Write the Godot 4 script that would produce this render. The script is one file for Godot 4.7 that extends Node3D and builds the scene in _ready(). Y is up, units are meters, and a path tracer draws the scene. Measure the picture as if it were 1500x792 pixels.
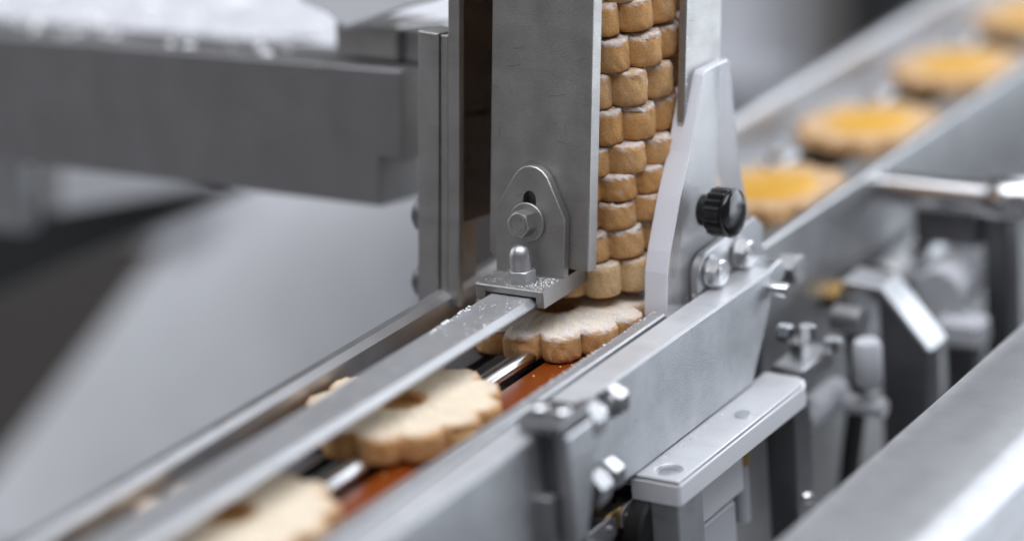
extends Node3D
# Close-up of a biscuit sandwiching machine. Lengths in the builders are millimetres.
# Two frames: "belt" (x across, y up from the belt, z along it; the belt climbs 8.63 degrees) and "level" (x across, y up, z away).
const MM := 0.001
const CLIMB := 8.6307
var M := {}
var tex := {}
var names := {}

# ---------------------------------------------------------------- mesh builder
class Builder:
	var v := PackedVector3Array()
	var nn := PackedVector3Array()
	var cc := PackedColorArray()
	var o := Vector3.ZERO
	var col := Color(1, 1, 1)

	func _init(origin := Vector3.ZERO):
		o = origin

	func put(p: Vector3, n: Vector3, c: Color):
		v.append(Vector3(p.x - o.x, p.y - o.y, -(p.z - o.z)) * 0.001)
		nn.append(Vector3(n.x, n.y, -n.z))
		cc.append(c)

	func tri(a: Vector3, b: Vector3, c: Vector3, na: Vector3, nb: Vector3, nc: Vector3, ca := col, cb := col, c3 := col):
		var g := (b - a).cross(c - a)
		if g.length_squared() < 1e-12:
			return
		# z is mirrored in put(), so the clockwise front shows where this cross product agrees with the normal
		if g.dot(na + nb + nc) > 0.0:
			put(a, na, ca); put(b, nb, cb); put(c, nc, c3)
		else:
			put(a, na, ca); put(c, nc, c3); put(b, nb, cb)

	func quad(a: Vector3, b: Vector3, c: Vector3, d: Vector3, n: Vector3):
		tri(a, b, c, n, n, n)
		tri(a, c, d, n, n, n)

	func box(lo: Vector3, hi: Vector3, ch := 0.35):
		ch = minf(ch, 0.45 * minf(hi.x - lo.x, minf(hi.y - lo.y, hi.z - lo.z)))
		var mid := (lo + hi) * 0.5
		var h := (hi - lo) * 0.5
		var corner := func(s: Vector3, axis: int) -> Vector3:
			var p := h - Vector3(ch, ch, ch)
			p[axis] = h[axis]
			return mid + p * s
		for ax in 3:
			var b := (ax + 1) % 3
			var c := (ax + 2) % 3
			for sg in [-1.0, 1.0]:
				var pts := []
				for q in [[-1, -1], [1, -1], [1, 1], [-1, 1]]:
					var s := Vector3.ZERO
					s[ax] = sg; s[b] = q[0]; s[c] = q[1]
					pts.append(corner.call(s, ax))
				var n := Vector3.ZERO
				n[ax] = sg
				quad(pts[0], pts[1], pts[2], pts[3], n)
			for q in [[-1, -1], [1, -1], [1, 1], [-1, 1]]:
				var s0 := Vector3.ZERO
				s0[b] = q[0]; s0[c] = q[1]
				var n := s0.normalized()
				var s1 := s0
				s0[ax] = -1; s1[ax] = 1
				quad(corner.call(s0, b), corner.call(s1, b), corner.call(s1, c), corner.call(s0, c), n)
		for x in [-1.0, 1.0]:
			for y in [-1.0, 1.0]:
				for z in [-1.0, 1.0]:
					var s := Vector3(x, y, z)
					var n := s.normalized()
					tri(corner.call(s, 0), corner.call(s, 1), corner.call(s, 2), n, n, n)

	# a polygon in the plane of u and w, drawn out along d from d0 to d1, its end edges chamfered; holes are joined to the outline by a slit
	func prism(poly: PackedVector2Array, org: Vector3, u: Vector3, w: Vector3, d: Vector3, d0: float, d1: float, ch := 0.35, hole := PackedVector2Array()):
		if Geometry2D.is_polygon_clockwise(poly):
			poly.reverse()
		var inner := inset(poly, ch)
		var rings := [[poly, inner, 1.0]]
		var cap := inner.duplicate()
		if hole.size():
			if not Geometry2D.is_polygon_clockwise(hole):
				hole.reverse()
			var hin := inset(hole, ch)
			rings.append([hole, hin, 1.0])
			# slit from the hole's highest point to the nearest outline corner
			var best := [1e9, 0, 0]
			for i in inner.size():
				for j in hin.size():
					var dd := inner[i].distance_to(hin[j])
					if dd < best[0]:
						best = [dd, i, j]
			cap = PackedVector2Array()
			for i in inner.size() + 1:
				cap.append(inner[(best[1] + i) % inner.size()])
			var away: Vector2 = (hin[best[2]] - inner[best[1]]).orthogonal().normalized() * 1e-4
			for j in hin.size() + 1:
				cap.append(hin[(best[2] + j) % hin.size()] + (away if j == hin.size() else Vector2.ZERO))
			cap[inner.size()] += away
			# order: ring ends on its start, then the hole, whose end returns
		var at := func(p: Vector2, k: float) -> Vector3: return org + u * p.x + w * p.y + d * k
		var ix := Geometry2D.triangulate_polygon(cap)
		if ix.is_empty():
			push_warning("cap not triangulated")
		for k in range(0, ix.size(), 3):
			for e in [[d0, -1.0], [d1, 1.0]]:
				tri(at.call(cap[ix[k]], e[0]), at.call(cap[ix[k + 1]], e[0]), at.call(cap[ix[k + 2]], e[0]), d * e[1], d * e[1], d * e[1])
		for r in rings:
			var pl: PackedVector2Array = r[0]
			var pi: PackedVector2Array = r[1]
			var n := pl.size()
			var en := []
			for i in n:
				var t := (pl[(i + 1) % n] - pl[i]).normalized()
				en.append(Vector2(t.y, -t.x))
			for i in n:
				var j := (i + 1) % n
				var e: Vector2 = en[i]
				var n0: Vector2 = (e + en[(i + n - 1) % n]).normalized() if e.dot(en[(i + n - 1) % n]) > 0.8 else e
				var n1: Vector2 = (e + en[j]).normalized() if e.dot(en[j]) > 0.8 else e
				var N0 := (u * n0.x + w * n0.y).normalized()
				var N1 := (u * n1.x + w * n1.y).normalized()
				var a: Vector3 = at.call(pl[i], d0 + ch); var b: Vector3 = at.call(pl[j], d0 + ch)
				var c: Vector3 = at.call(pl[j], d1 - ch); var f: Vector3 = at.call(pl[i], d1 - ch)
				tri(a, b, c, N0, N1, N1); tri(a, c, f, N0, N1, N0)
				if ch > 0.0:
					for en2 in [[d0, d0 + ch, -1.0], [d1, d1 - ch, 1.0]]:
						var M0: Vector3 = (N0 + d * en2[2]).normalized()
						var M1: Vector3 = (N1 + d * en2[2]).normalized()
						var p: Vector3 = at.call(pl[i], en2[1]); var q: Vector3 = at.call(pl[j], en2[1])
						var s: Vector3 = at.call(pi[j], en2[0]); var t2: Vector3 = at.call(pi[i], en2[0])
						tri(p, q, s, M0, M1, M1); tri(p, s, t2, M0, M1, M0)

	# a thin skin round the outline of a plate, without its faces
	func band(poly: PackedVector2Array, org: Vector3, u: Vector3, w: Vector3, d: Vector3, d0: float, d1: float, th: float):
		if Geometry2D.is_polygon_clockwise(poly):
			poly.reverse()
		var pi := inset(poly, th)
		var at := func(p: Vector2, k: float) -> Vector3: return org + u * p.x + w * p.y + d * k
		for i in poly.size():
			var j := (i + 1) % poly.size()
			var t := (poly[j] - poly[i]).normalized()
			var n := u * t.y - w * t.x
			quad(at.call(poly[i], d0 + 0.3), at.call(poly[j], d0 + 0.3), at.call(poly[j], d1 - 0.3), at.call(poly[i], d1 - 0.3), n)
			quad(at.call(pi[i], d0), at.call(pi[j], d0), at.call(pi[j], d1), at.call(pi[i], d1), -n)
			quad(at.call(poly[i], d0 + 0.3), at.call(poly[j], d0 + 0.3), at.call(pi[j], d0), at.call(pi[i], d0), (n - d).normalized())
			quad(at.call(poly[i], d1 - 0.3), at.call(poly[j], d1 - 0.3), at.call(pi[j], d1), at.call(pi[i], d1), (n + d).normalized())

	func inset(poly: PackedVector2Array, ch: float) -> PackedVector2Array:
		var out := PackedVector2Array()
		var n := poly.size()
		for i in n:
			var t0 := (poly[i] - poly[(i + n - 1) % n]).normalized()
			var t1 := (poly[(i + 1) % n] - poly[i]).normalized()
			var a := Vector2(-t0.y, t0.x)
			var b := Vector2(-t1.y, t1.x)
			var m := (a + b).normalized()
			out.append(poly[i] + m * ch / maxf(0.35, m.dot(a)))
		return out

	# profile points are (radius, height along the axis)
	func lathe(prof: Array, org: Vector3, axis: Vector3, seg := 32, smooth := 0.75):
		axis = axis.normalized()
		var u := axis.cross(Vector3.UP if absf(axis.y) < 0.9 else Vector3.RIGHT).normalized()
		var w := axis.cross(u)
		var sn := []
		for i in prof.size() - 1:
			var t: Vector2 = (prof[i + 1] - prof[i]).normalized()
			sn.append(Vector2(t.y, -t.x))
		for i in prof.size() - 1:
			var e: Vector2 = sn[i]
			var n0: Vector2 = (e + sn[i - 1]).normalized() if i > 0 and e.dot(sn[i - 1]) > smooth else e
			var n1: Vector2 = (e + sn[i + 1]).normalized() if i < sn.size() - 1 and e.dot(sn[i + 1]) > smooth else e
			for k in seg:
				var r0 := u * cos(TAU * k / seg) + w * sin(TAU * k / seg)
				var r1 := u * cos(TAU * (k + 1) / seg) + w * sin(TAU * (k + 1) / seg)
				var a: Vector3 = org + r0 * prof[i].x + axis * prof[i].y
				var b: Vector3 = org + r1 * prof[i].x + axis * prof[i].y
				var c: Vector3 = org + r1 * prof[i + 1].x + axis * prof[i + 1].y
				var d: Vector3 = org + r0 * prof[i + 1].x + axis * prof[i + 1].y
				var A := r0 * n0.x + axis * n0.y; var B := r1 * n0.x + axis * n0.y
				var C := r1 * n1.x + axis * n1.y; var D := r0 * n1.x + axis * n1.y
				tri(a, b, c, A, B, C); tri(a, c, d, A, C, D)

	# hexagon bar, across = distance over the flats, chamfered like a bolt head at its far end
	func hex(org: Vector3, axis: Vector3, across: float, h: float, turn := 0.0, cut := true):
		axis = axis.normalized()
		var u := axis.cross(Vector3.UP if absf(axis.y) < 0.9 else Vector3.RIGHT).normalized()
		var w := axis.cross(u)
		var rc := across / sqrt(3.0)
		var rf := across * 0.47
		var seg := 60
		var rim := func(k: int) -> Array:
			var th := TAU * k / seg
			var m := fposmod(th, PI / 3) - PI / 6
			var r := across * 0.5 / cos(m)
			var drop := (r - rf) * 0.45 if cut else 0.0
			var dir: Vector3 = u * cos(th + turn) + w * sin(th + turn)
			return [org + dir * r, org + dir * r + axis * (h - drop), org + dir * rf + axis * h, dir, u * cos(th - m + turn) + w * sin(th - m + turn)]
		for k in seg:
			var p: Array = rim.call(k)
			var q: Array = rim.call(k + 1)
			var n: Vector3 = rim.call(k)[4] if fposmod(TAU * (k + 0.5) / seg, PI / 3) > 0.0 else p[4]
			var half := TAU * (k + 0.5) / seg
			var mm := fposmod(half, PI / 3) - PI / 6
			n = u * cos(half - mm + turn) + w * sin(half - mm + turn)
			quad(p[0], q[0], q[1], p[1], n)
			var cn: Vector3 = (p[3] + axis * 2.0).normalized()
			tri(p[1], q[1], q[2], cn, cn, cn); tri(p[1], q[2], p[2], cn, cn, cn)
			tri(p[2], q[2], org + axis * h, axis, axis, axis)
			tri(p[0], q[0], org, -axis, -axis, -axis)

	func mesh() -> ArrayMesh:
		var a := []
		a.resize(Mesh.ARRAY_MAX)
		a[Mesh.ARRAY_VERTEX] = v
		a[Mesh.ARRAY_NORMAL] = nn
		a[Mesh.ARRAY_COLOR] = cc
		var m := ArrayMesh.new()
		m.add_surface_from_arrays(Mesh.PRIMITIVE_TRIANGLES, a)
		return m

# ---------------------------------------------------------------- nodes
func numbered(called: String) -> String:
	if not names.has(called):
		names[called] = 0
		return called
	names[called] += 1
	return "%s_%03d" % [called, names[called]]

func place(frame: String, p: Vector3) -> Transform3D:
	if frame == "level":
		return Transform3D(Basis(), Vector3(p.x, p.y, -p.z) * MM)
	var b := Basis(Vector3.RIGHT, deg_to_rad(CLIMB))
	return Transform3D(b, b * (Vector3(p.x, p.y, -p.z) * MM))

var at_frame := "belt"
var at_base := Vector3.ZERO

func thing(called: String, label: String, category: String, frame: String, base: Vector3, group := "") -> Node3D:
	var n := Node3D.new()
	n.name = numbered(called)
	add_child(n)
	n.transform = place(frame, base)
	n.set_meta("label", label)
	n.set_meta("category", category)
	if group:
		n.set_meta("group", group)
	at_frame = frame
	at_base = base
	return n

func mb() -> Builder:
	return Builder.new(at_base)

func part(called: String, b: Builder, mat: Material, parent: Node) -> MeshInstance3D:
	var m := MeshInstance3D.new()
	m.name = called
	m.mesh = b.mesh()
	m.material_override = null
	m.mesh.surface_set_material(0, mat)
	parent.add_child(m, true)
	return m

func structure(called: String, b: Builder, mat: Material, frame: String, base: Vector3) -> MeshInstance3D:
	var m := part(called, b, mat, self)
	m.transform = place(frame, base)
	m.set_meta("kind", "structure")
	return m

func box_part(called: String, lo: Vector3, hi: Vector3, mat: Material, parent: Node, ch := 0.35) -> MeshInstance3D:
	var b := mb()
	b.box(lo, hi, ch)
	return part(called, b, mat, parent)

func circle(c: Vector2, r: float, n := 32, a0 := 0.0, a1 := TAU) -> PackedVector2Array:
	var p := PackedVector2Array()
	var closed := is_equal_approx(a1 - a0, TAU)
	for k in n + (0 if closed else 1):
		var t := a0 + (a1 - a0) * k / n
		p.append(c + Vector2(cos(t), sin(t)) * r)
	return p

const X := Vector3(1, 0, 0)
const Y := Vector3(0, 1, 0)
const Z := Vector3(0, 0, 1)

# ---------------------------------------------------------------- materials
func noise_tex(key: String, freq: float, lo: float, hi: float, oct := 4, seed_ := 1, normal := false, kind := FastNoiseLite.TYPE_SIMPLEX_SMOOTH, bump := 4.0) -> NoiseTexture2D:
	var n := FastNoiseLite.new()
	n.seed = seed_
	n.noise_type = kind
	n.frequency = freq
	n.fractal_octaves = oct
	var t := NoiseTexture2D.new()
	t.width = 512
	t.height = 512
	t.seamless = true
	t.noise = n
	if normal:
		t.as_normal_map = true
		t.bump_strength = bump
	else:
		var g := Gradient.new()
		g.offsets = PackedFloat32Array([0.15, 0.85])
		g.colors = PackedColorArray([Color(lo, lo, lo), Color(hi, hi, hi)])
		t.color_ramp = g
	tex[key] = t
	return t

# brushed streaks along the texture's u axis
func streak_tex(key: String, lo: float, hi: float, seed_: int) -> ImageTexture:
	var rng := RandomNumberGenerator.new()
	rng.seed = seed_
	var im := Image.create(256, 512, false, Image.FORMAT_L8)
	for y in 512:
		var base := rng.randf()
		var drift := rng.randf() * TAU
		for x in 256:
			var s := base * 0.75 + 0.25 * (0.5 + 0.5 * sin(TAU * x / 256.0 + drift))
			s += rng.randf_range(-0.1, 0.1)
			var q := clampf(lo + (hi - lo) * s, 0, 1)
			im.set_pixel(x, y, Color(q, q, q))
	var t := ImageTexture.create_from_image(im)
	tex[key] = t
	return t

# rubbed and scratched sheet: faint streaks, smears, short scratches
func wear_tex(key: String, seed_: int) -> ImageTexture:
	var rng := RandomNumberGenerator.new()
	rng.seed = seed_
	var n := FastNoiseLite.new()
	n.seed = seed_
	n.frequency = 0.007
	n.fractal_octaves = 5
	var size := 1024
	var im := Image.create(size, size, false, Image.FORMAT_L8)
	var rows := PackedFloat32Array()
	for y in size:
		rows.append(rng.randf_range(-0.012, 0.012))
	for y in size:
		for x in size:
			var q := 0.95 + 0.07 * n.get_noise_2d(absf(x - 512.0), absf(y - 512.0)) + rows[y] + rng.randf_range(-0.015, 0.015)
			im.set_pixel(x, y, Color(q, q, q))
	for k in 150:
		var p := Vector2(rng.randf() * size, rng.randf() * size)
		var a := rng.randf_range(-0.5, 0.5) + (PI / 2 if rng.randf() < 0.3 else 0.0)
		var tone := rng.randf_range(0.55, 0.8) if rng.randf() < 0.6 else 1.0
		for i in int(rng.randf_range(6, 46)):
			p += Vector2(cos(a), sin(a))
			a += rng.randf_range(-0.03, 0.03)
			im.set_pixel(posmod(int(p.x), size), posmod(int(p.y), size), Color(tone, tone, tone))
	var t := ImageTexture.create_from_image(im)
	tex[key] = t
	return t

func metal(called: String, tone: Color, rough: float, scale := 18.0, grain := 0.25, rt := "smudge", nt := "fine") -> StandardMaterial3D:
	var m := StandardMaterial3D.new()
	m.resource_name = called
	m.albedo_color = tone
	m.metallic = 1.0
	m.roughness = rough
	m.roughness_texture = tex[rt]
	m.roughness_texture_channel = BaseMaterial3D.TEXTURE_CHANNEL_RED
	if nt:
		m.normal_enabled = true
		m.normal_texture = tex[nt]
		m.normal_scale = grain
	m.uv1_triplanar = true
	m.uv1_scale = Vector3(scale, scale, scale)
	M[called] = m
	return m

func plain(called: String, tone: Color, rough: float, spec := 0.5, nt := "", grain := 0.3, scale := 40.0) -> StandardMaterial3D:
	var m := StandardMaterial3D.new()
	m.resource_name = called
	m.albedo_color = tone
	m.roughness = rough
	m.metallic_specular = spec
	if nt:
		m.normal_enabled = true
		m.normal_texture = tex[nt]
		m.normal_scale = grain
		m.uv1_triplanar = true
		m.uv1_scale = Vector3(scale, scale, scale)
	M[called] = m
	return m

func lin(r: float, g: float, b: float) -> Color:
	return Color(r, g, b).linear_to_srgb()

func make_materials():
	noise_tex("smudge", 0.008, 0.86, 1.0, 4, 3)
	noise_tex("fine", 0.25, 0, 1, 2, 5, true, FastNoiseLite.TYPE_SIMPLEX_SMOOTH, 3.0)
	noise_tex("blast", 0.16, 0, 1, 3, 8, true, FastNoiseLite.TYPE_SIMPLEX_SMOOTH, 7.0)
	noise_tex("crumb", 0.05, 0, 1, 5, 11, true, FastNoiseLite.TYPE_SIMPLEX_SMOOTH, 10.0)
	noise_tex("crumb_tone", 0.03, 0.84, 1.0, 5, 12)
	streak_tex("brushed", 0.55, 1.0, 21)
	wear_tex("wear", 40)
	metal("steel", lin(0.52, 0.52, 0.53), 0.46)
	metal("steel_plate", lin(0.44, 0.43, 0.42), 0.52, 14.0, 0.3, "smudge", "fine")
	metal("steel_bright", lin(0.66, 0.67, 0.69), 0.42)
	metal("steel_brushed", lin(0.58, 0.585, 0.60), 0.55, 30.0, 0.35, "brushed", "fine")
	M.steel_brushed.metallic = 0.75
	metal("steel_blasted", lin(0.55, 0.56, 0.58), 0.55, 26.0, 0.55, "smudge", "blast")
	metal("steel_dark", lin(0.24, 0.24, 0.25), 0.5)
	metal("steel_polished", lin(0.68, 0.68, 0.69), 0.2, 30.0, 0.15)
	metal("chute_steel", lin(0.82, 0.825, 0.845), 0.8, 6.0, 0.1)
	M.chute_steel.metallic = 0.35
	metal("table_steel", lin(0.33, 0.325, 0.33), 0.5, 8.0, 0.2)
	metal("milled", lin(0.76, 0.77, 0.79), 0.55, 30.0, 0.3, "brushed", "fine")
	M.milled.metallic = 0.5
	metal("shaded_steel", lin(0.085, 0.062, 0.045), 0.12, 20.0, 0.4)  # dark brown tone paints in the slot's shade and reflected biscuits
	metal("bed_steel", lin(0.30, 0.295, 0.29), 0.5, 8.0, 0.2)
	for k in ["steel", "steel_plate", "steel_bright", "steel_brushed", "steel_dark", "milled", "bed_steel", "steel_blasted"]:
		M[k].detail_enabled = true
		M[k].detail_blend_mode = BaseMaterial3D.BLEND_MODE_MUL
		M[k].detail_albedo = tex["wear"]
		M[k].detail_uv_layer = BaseMaterial3D.DETAIL_UV_2
		M[k].uv2_triplanar = true
		M[k].uv2_scale = Vector3(6.3, 6.3, 6.3)
	metal("brass", lin(0.55, 0.36, 0.14), 0.35)
	plain("white_plastic", lin(0.80, 0.81, 0.84), 0.45, 0.5, "fine", 0.2)
	plain("black_plastic", lin(0.008, 0.008, 0.009), 0.16, 0.5)
	plain("black_rubber", lin(0.012, 0.012, 0.012), 0.5)
	plain("dark_paint", lin(0.03, 0.03, 0.032), 0.5)
	plain("grey_paint", lin(0.32, 0.32, 0.335), 0.6)
	plain("pale_paint", lin(0.55, 0.56, 0.59), 0.6)
	plain("pale_sheet", lin(0.74, 0.75, 0.78), 0.5)
	plain("shade_brown", lin(0.055, 0.048, 0.042), 0.5)  # brown that stands for shadow on the pale sheet
	plain("belt_slide", lin(0.2, 0.042, 0.006), 0.1, 0.5, "fine", 0.15)  # red brown paints in the biscuits' reflection on the slide
	plain("jam", lin(0.72, 0.39, 0.05), 0.25, 0.5, "crumb", 0.3)
	plain("crumb_gold", lin(0.62, 0.36, 0.13), 0.8)
	var sugar := plain("sugar", lin(0.85, 0.85, 0.86), 0.6)
	sugar.backlight_enabled = true
	sugar.backlight = Color(0.3, 0.3, 0.3)
	var bis := plain("biscuit", Color.WHITE, 0.85, 0.3, "crumb", 0.5, 60.0)
	bis.vertex_color_use_as_albedo = true
	bis.albedo_texture = tex["crumb_tone"]
	bis.rim_enabled = true
	bis.rim = 0.12
	bis.heightmap_enabled = true
	bis.heightmap_texture = tex["crumb_tone"]
	bis.heightmap_scale = 0.03
	var ac := StandardMaterial3D.new()
	ac.resource_name = "clear_acrylic"
	ac.albedo_color = Color(0.93, 0.94, 0.965, 0.2)
	ac.transparency = BaseMaterial3D.TRANSPARENCY_ALPHA
	ac.roughness = 0.22
	ac.normal_enabled = true
	ac.normal_texture = tex["fine"]
	ac.normal_scale = 0.2
	ac.uv1_triplanar = true
	ac.uv1_scale = Vector3(14, 14, 14)
	M["acrylic"] = ac
	var fr := plain("frosted", lin(0.93, 0.935, 0.96), 0.5, 0.5, "fine", 0.4)
	fr.backlight_enabled = true
	fr.backlight = Color(0.7, 0.7, 0.72)

# ---------------------------------------------------------------- fasteners
func bolt_head(parent: Node, org: Vector3, axis: Vector3, across: float, h: float, turn := 0.0, mat := "steel", called := "bolt_head"):
	var b := mb()
	b.hex(org, axis, across, h, turn)
	b.lathe([Vector2(across * 0.40, h + 0.02), Vector2(across * 0.40, h + 0.16), Vector2(across * 0.36, h + 0.16), Vector2(across * 0.36, h + 0.03)], org, axis, 40)
	var ax := axis.normalized()
	var u := ax.cross(Vector3.UP if absf(ax.y) < 0.9 else Vector3.RIGHT).normalized()
	var w := ax.cross(u)
	for k in 7:
		var th := turn + [0.3, 0.75, 1.2, 2.5, 3.4, 3.8, 5.0][k] as float
		var c := org + ax * (h + 0.01) + (u * cos(th) + w * sin(th)) * across * 0.26
		var d := (u * cos(th + k * 0.9) + w * sin(th + k * 0.9))
		var e := ax.cross(d)
		var q := [c - d * 0.6 - e * 0.15, c + d * 0.6 - e * 0.15, c + d * 0.6 + e * 0.15, c - d * 0.6 + e * 0.15]
		b.quad(q[0] + ax * 0.12, q[1] + ax * 0.12, q[2] + ax * 0.12, q[3] + ax * 0.12, ax)
		for i in 4:
			var j := (i + 1) % 4
			b.quad(q[i], q[j], q[j] + ax * 0.12, q[i] + ax * 0.12, (q[i] + q[j] - c * 2.0).normalized())
	return part(called, b, M[mat], parent)

func washer(parent: Node, org: Vector3, axis: Vector3, r: float, hole: float, h: float, mat := "steel"):
	var b := mb()
	b.lathe([Vector2(hole, 0), Vector2(r - 0.2, 0), Vector2(r, 0.2), Vector2(r, h - 0.25), Vector2(r - 0.25, h), Vector2(hole + 0.2, h), Vector2(hole, h - 0.2), Vector2(hole, 0)], org, axis, 48)
	return part("washer", b, M[mat], parent)

# ---------------------------------------------------------------- biscuits
var dust := FastNoiseLite.new()

func biscuit_mesh(seed_: int, r_out: float, thick: float, hole: float, lobes: int, pale: float, sugar: float, top_pale: float, filled := false) -> Builder:
	var b := Builder.new()
	dust.seed = seed_
	dust.frequency = 0.16
	dust.fractal_octaves = 4
	var rng := RandomNumberGenerator.new()
	rng.seed = seed_ * 77 + 5
	var lobe_r := r_out * 0.222
	var mid := r_out - lobe_r
	var wob := []
	for k in lobes:
		wob.append(rng.randf_range(-0.35, 0.35))
	var seg := lobes * 12
	# (share of the outer radius from the hole, height share, colour: 0 hole wall, 1 top, 2 shoulder, 3 side, 4 foot)
	var prof := []
	if hole > 0.0:
		prof = [[0.0, 0.08, 0], [0.0, 0.5, 0], [0.0, 0.86, 0], [0.05, 0.97, 0], [0.12, 1.0, 1]]
	else:
		prof = [[0.0, 1.0, 1]]
	for q in [0.25, 0.4, 0.55, 0.7, 0.8]:
		prof.append([q, 1.0 + 0.015 * sin(q * 7.0), 1])
	for q in [[0.89, 0.995, 1.2], [0.945, 0.972, 1.6], [0.975, 0.93, 2], [0.993, 0.87, 2.4], [1.0, 0.79, 2.8], [1.002, 0.6, 3], [1.0, 0.4, 3], [0.997, 0.22, 3.2], [0.988, 0.1, 3.6], [0.962, 0.03, 4], [0.915, 0.0, 4]]:
		prof.append(q)
	prof.append([0.45, 0.0, 4])
	prof.append([0.0, 0.0 if hole <= 0.0 else 0.06, 4])
	var side := Vector3(0.76, 0.40, 0.145).lerp(Vector3(0.80, 0.58, 0.33), pale)
	var edge := Vector3(0.46, 0.19, 0.055).lerp(Vector3(0.70, 0.44, 0.21), pale)
	var top := Vector3(0.64, 0.37, 0.16).lerp(Vector3(0.93, 0.80, 0.61), top_pale)
	var pts := []
	var cols := []
	for k in seg:
		var th := TAU * k / seg
		var idx := int(floor(float(k) / 12.0 + 0.5)) % lobes
		var dl := th - TAU * roundf(float(k) / 12.0) / lobes
		var lr: float = lobe_r * 0.95 + wob[idx] * 0.4
		var lm: float = mid + wob[idx]
		if filled:
			lr *= 1.16
		var R := lm * cos(dl) + sqrt(maxf(0.0, lr * lr - pow(lm * sin(dl), 2.0)))
		R += lobe_r * (-0.11 if filled else 0.05)
		var row := []
		var rc := []
		for p in prof:
			var rr: float = hole + (R - hole) * p[0]
			if hole > 0.0 and p[0] == 0.0:
				rr = hole + 0.4 * dust.get_noise_2d(th * 20.0, seed_)
			var pos := Vector3(cos(th) * rr, thick * p[1], sin(th) * rr)
			var nz := dust.get_noise_3d(pos.x * 2.2, pos.y * 2.2, pos.z * 2.2)
			var nz2 := dust.get_noise_3d(pos.x * 9.0 + 50.0, pos.y * 9.0, pos.z * 9.0)
			# here and there the rim has lost a chip
			var chip := maxf(0.0, dust.get_noise_3d(cos(th) * 9.0 + 70.0, pos.y * 1.2, sin(th) * 9.0) - 0.22) * 3.0 if p[2] > 1.1 and p[2] < 3.0 else 0.0
			var out := Vector3(cos(th), 0, sin(th)) if p[2] > 2.2 or p[2] == 0 else Vector3.UP
			if p[0] > 0.01 or hole > 0.0:
				pos += out * (nz * 0.8 + nz2 * 0.26 - chip * 1.5)
			row.append(pos)
			var c: Vector3
			if p[2] == 0:
				c = edge.lerp(side, 0.6 + nz * 0.3)
			elif p[2] <= 1.0:
				c = top
			elif p[2] <= 2.0:
				c = top.lerp(edge.lerp(side, 0.35), (p[2] - 1.0) * 0.9)
			elif p[2] <= 3.0:
				c = edge.lerp(side, 0.35 + 0.65 * (p[2] - 2.0))
			else:
				c = side.lerp(edge, (p[2] - 3.0) * 0.8)
			c *= 1.0 + 0.2 * nz + 0.09 * nz2
			if sugar > 0.0 and p[2] >= 0.9 and p[2] < 3.05:
				var cover := sugar * (1.25 - 0.5 * absf(p[2] - 1.6)) + dust.get_noise_3d(pos.x * 3.0 + 9.0, pos.y * 5.0, pos.z * 3.0) * 1.1 + nz2 * 0.5 - 0.55
				if p[2] > 2.5:
					cover -= 0.28
				c = c.lerp(Vector3(0.80, 0.78, 0.78), clampf(cover * 1.6, 0.0, 0.92))
			rc.append(Color(maxf(c.x, 0.01), maxf(c.y, 0.01), maxf(c.z, 0.005)))
		pts.append(row)
		cols.append(rc)
	var m := prof.size()
	var nr := []
	for k in seg:
		var row := []
		for i in m:
			var du: Vector3 = pts[(k + 1) % seg][i] - pts[(k + seg - 1) % seg][i]
			var dv: Vector3 = pts[k][mini(i + 1, m - 1)] - pts[k][maxi(i - 1, 0)]
			var g := dv.cross(du)
			if g.length() < 1e-6:
				g = Vector3.UP if prof[i][1] > 0.5 else Vector3.DOWN
			g = g.normalized()
			var want := Vector3(pts[k][i].x, 0, pts[k][i].z).normalized() * (1.0 if prof[i][2] >= 2 else -1.0 if prof[i][2] == 0 else 0.0)
			want += Vector3.UP if prof[i][2] >= 1 and prof[i][2] < 2.6 else Vector3.DOWN if prof[i][2] >= 3.5 else Vector3.ZERO
			if g.dot(want) < 0.0:
				g = -g
			row.append(g)
		nr.append(row)
	if filled:
		# the hole is only pressed in: its floor
		for k in seg:
			var j := (k + 1) % seg
			var fy := thick * 0.74
			b.tri(Vector3(pts[k][0].x * 1.06, fy, pts[k][0].z * 1.06), Vector3(pts[j][0].x * 1.06, fy, pts[j][0].z * 1.06), Vector3(0, fy - 0.6, 0), Vector3.UP, Vector3.UP, Vector3.UP, Color(0.6, 0.33, 0.11), Color(0.6, 0.33, 0.11), Color(0.72, 0.45, 0.19))
	for k in seg:
		var j := (k + 1) % seg
		for i in m - 1:
			b.tri(pts[k][i], pts[j][i], pts[j][i + 1], nr[k][i], nr[j][i], nr[j][i + 1], cols[k][i], cols[j][i], cols[j][i + 1])
			b.tri(pts[k][i], pts[j][i + 1], pts[k][i + 1], nr[k][i], nr[j][i + 1], nr[k][i + 1], cols[k][i], cols[j][i + 1], cols[k][i + 1])
	return b

func biscuit(label: String, group: String, at: Vector3, turn: float, mesh: ArrayMesh, called := "biscuit", tilt := Vector3.ZERO) -> Node3D:
	var m := MeshInstance3D.new()
	m.name = numbered(called)
	m.mesh = mesh
	add_child(m)
	m.transform = place("belt", at) * Transform3D(Basis.from_euler(tilt) * Basis(Vector3.UP, turn), Vector3.ZERO)
	m.set_meta("label", label)
	m.set_meta("category", "biscuit")
	m.set_meta("group", group)
	return m

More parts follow.
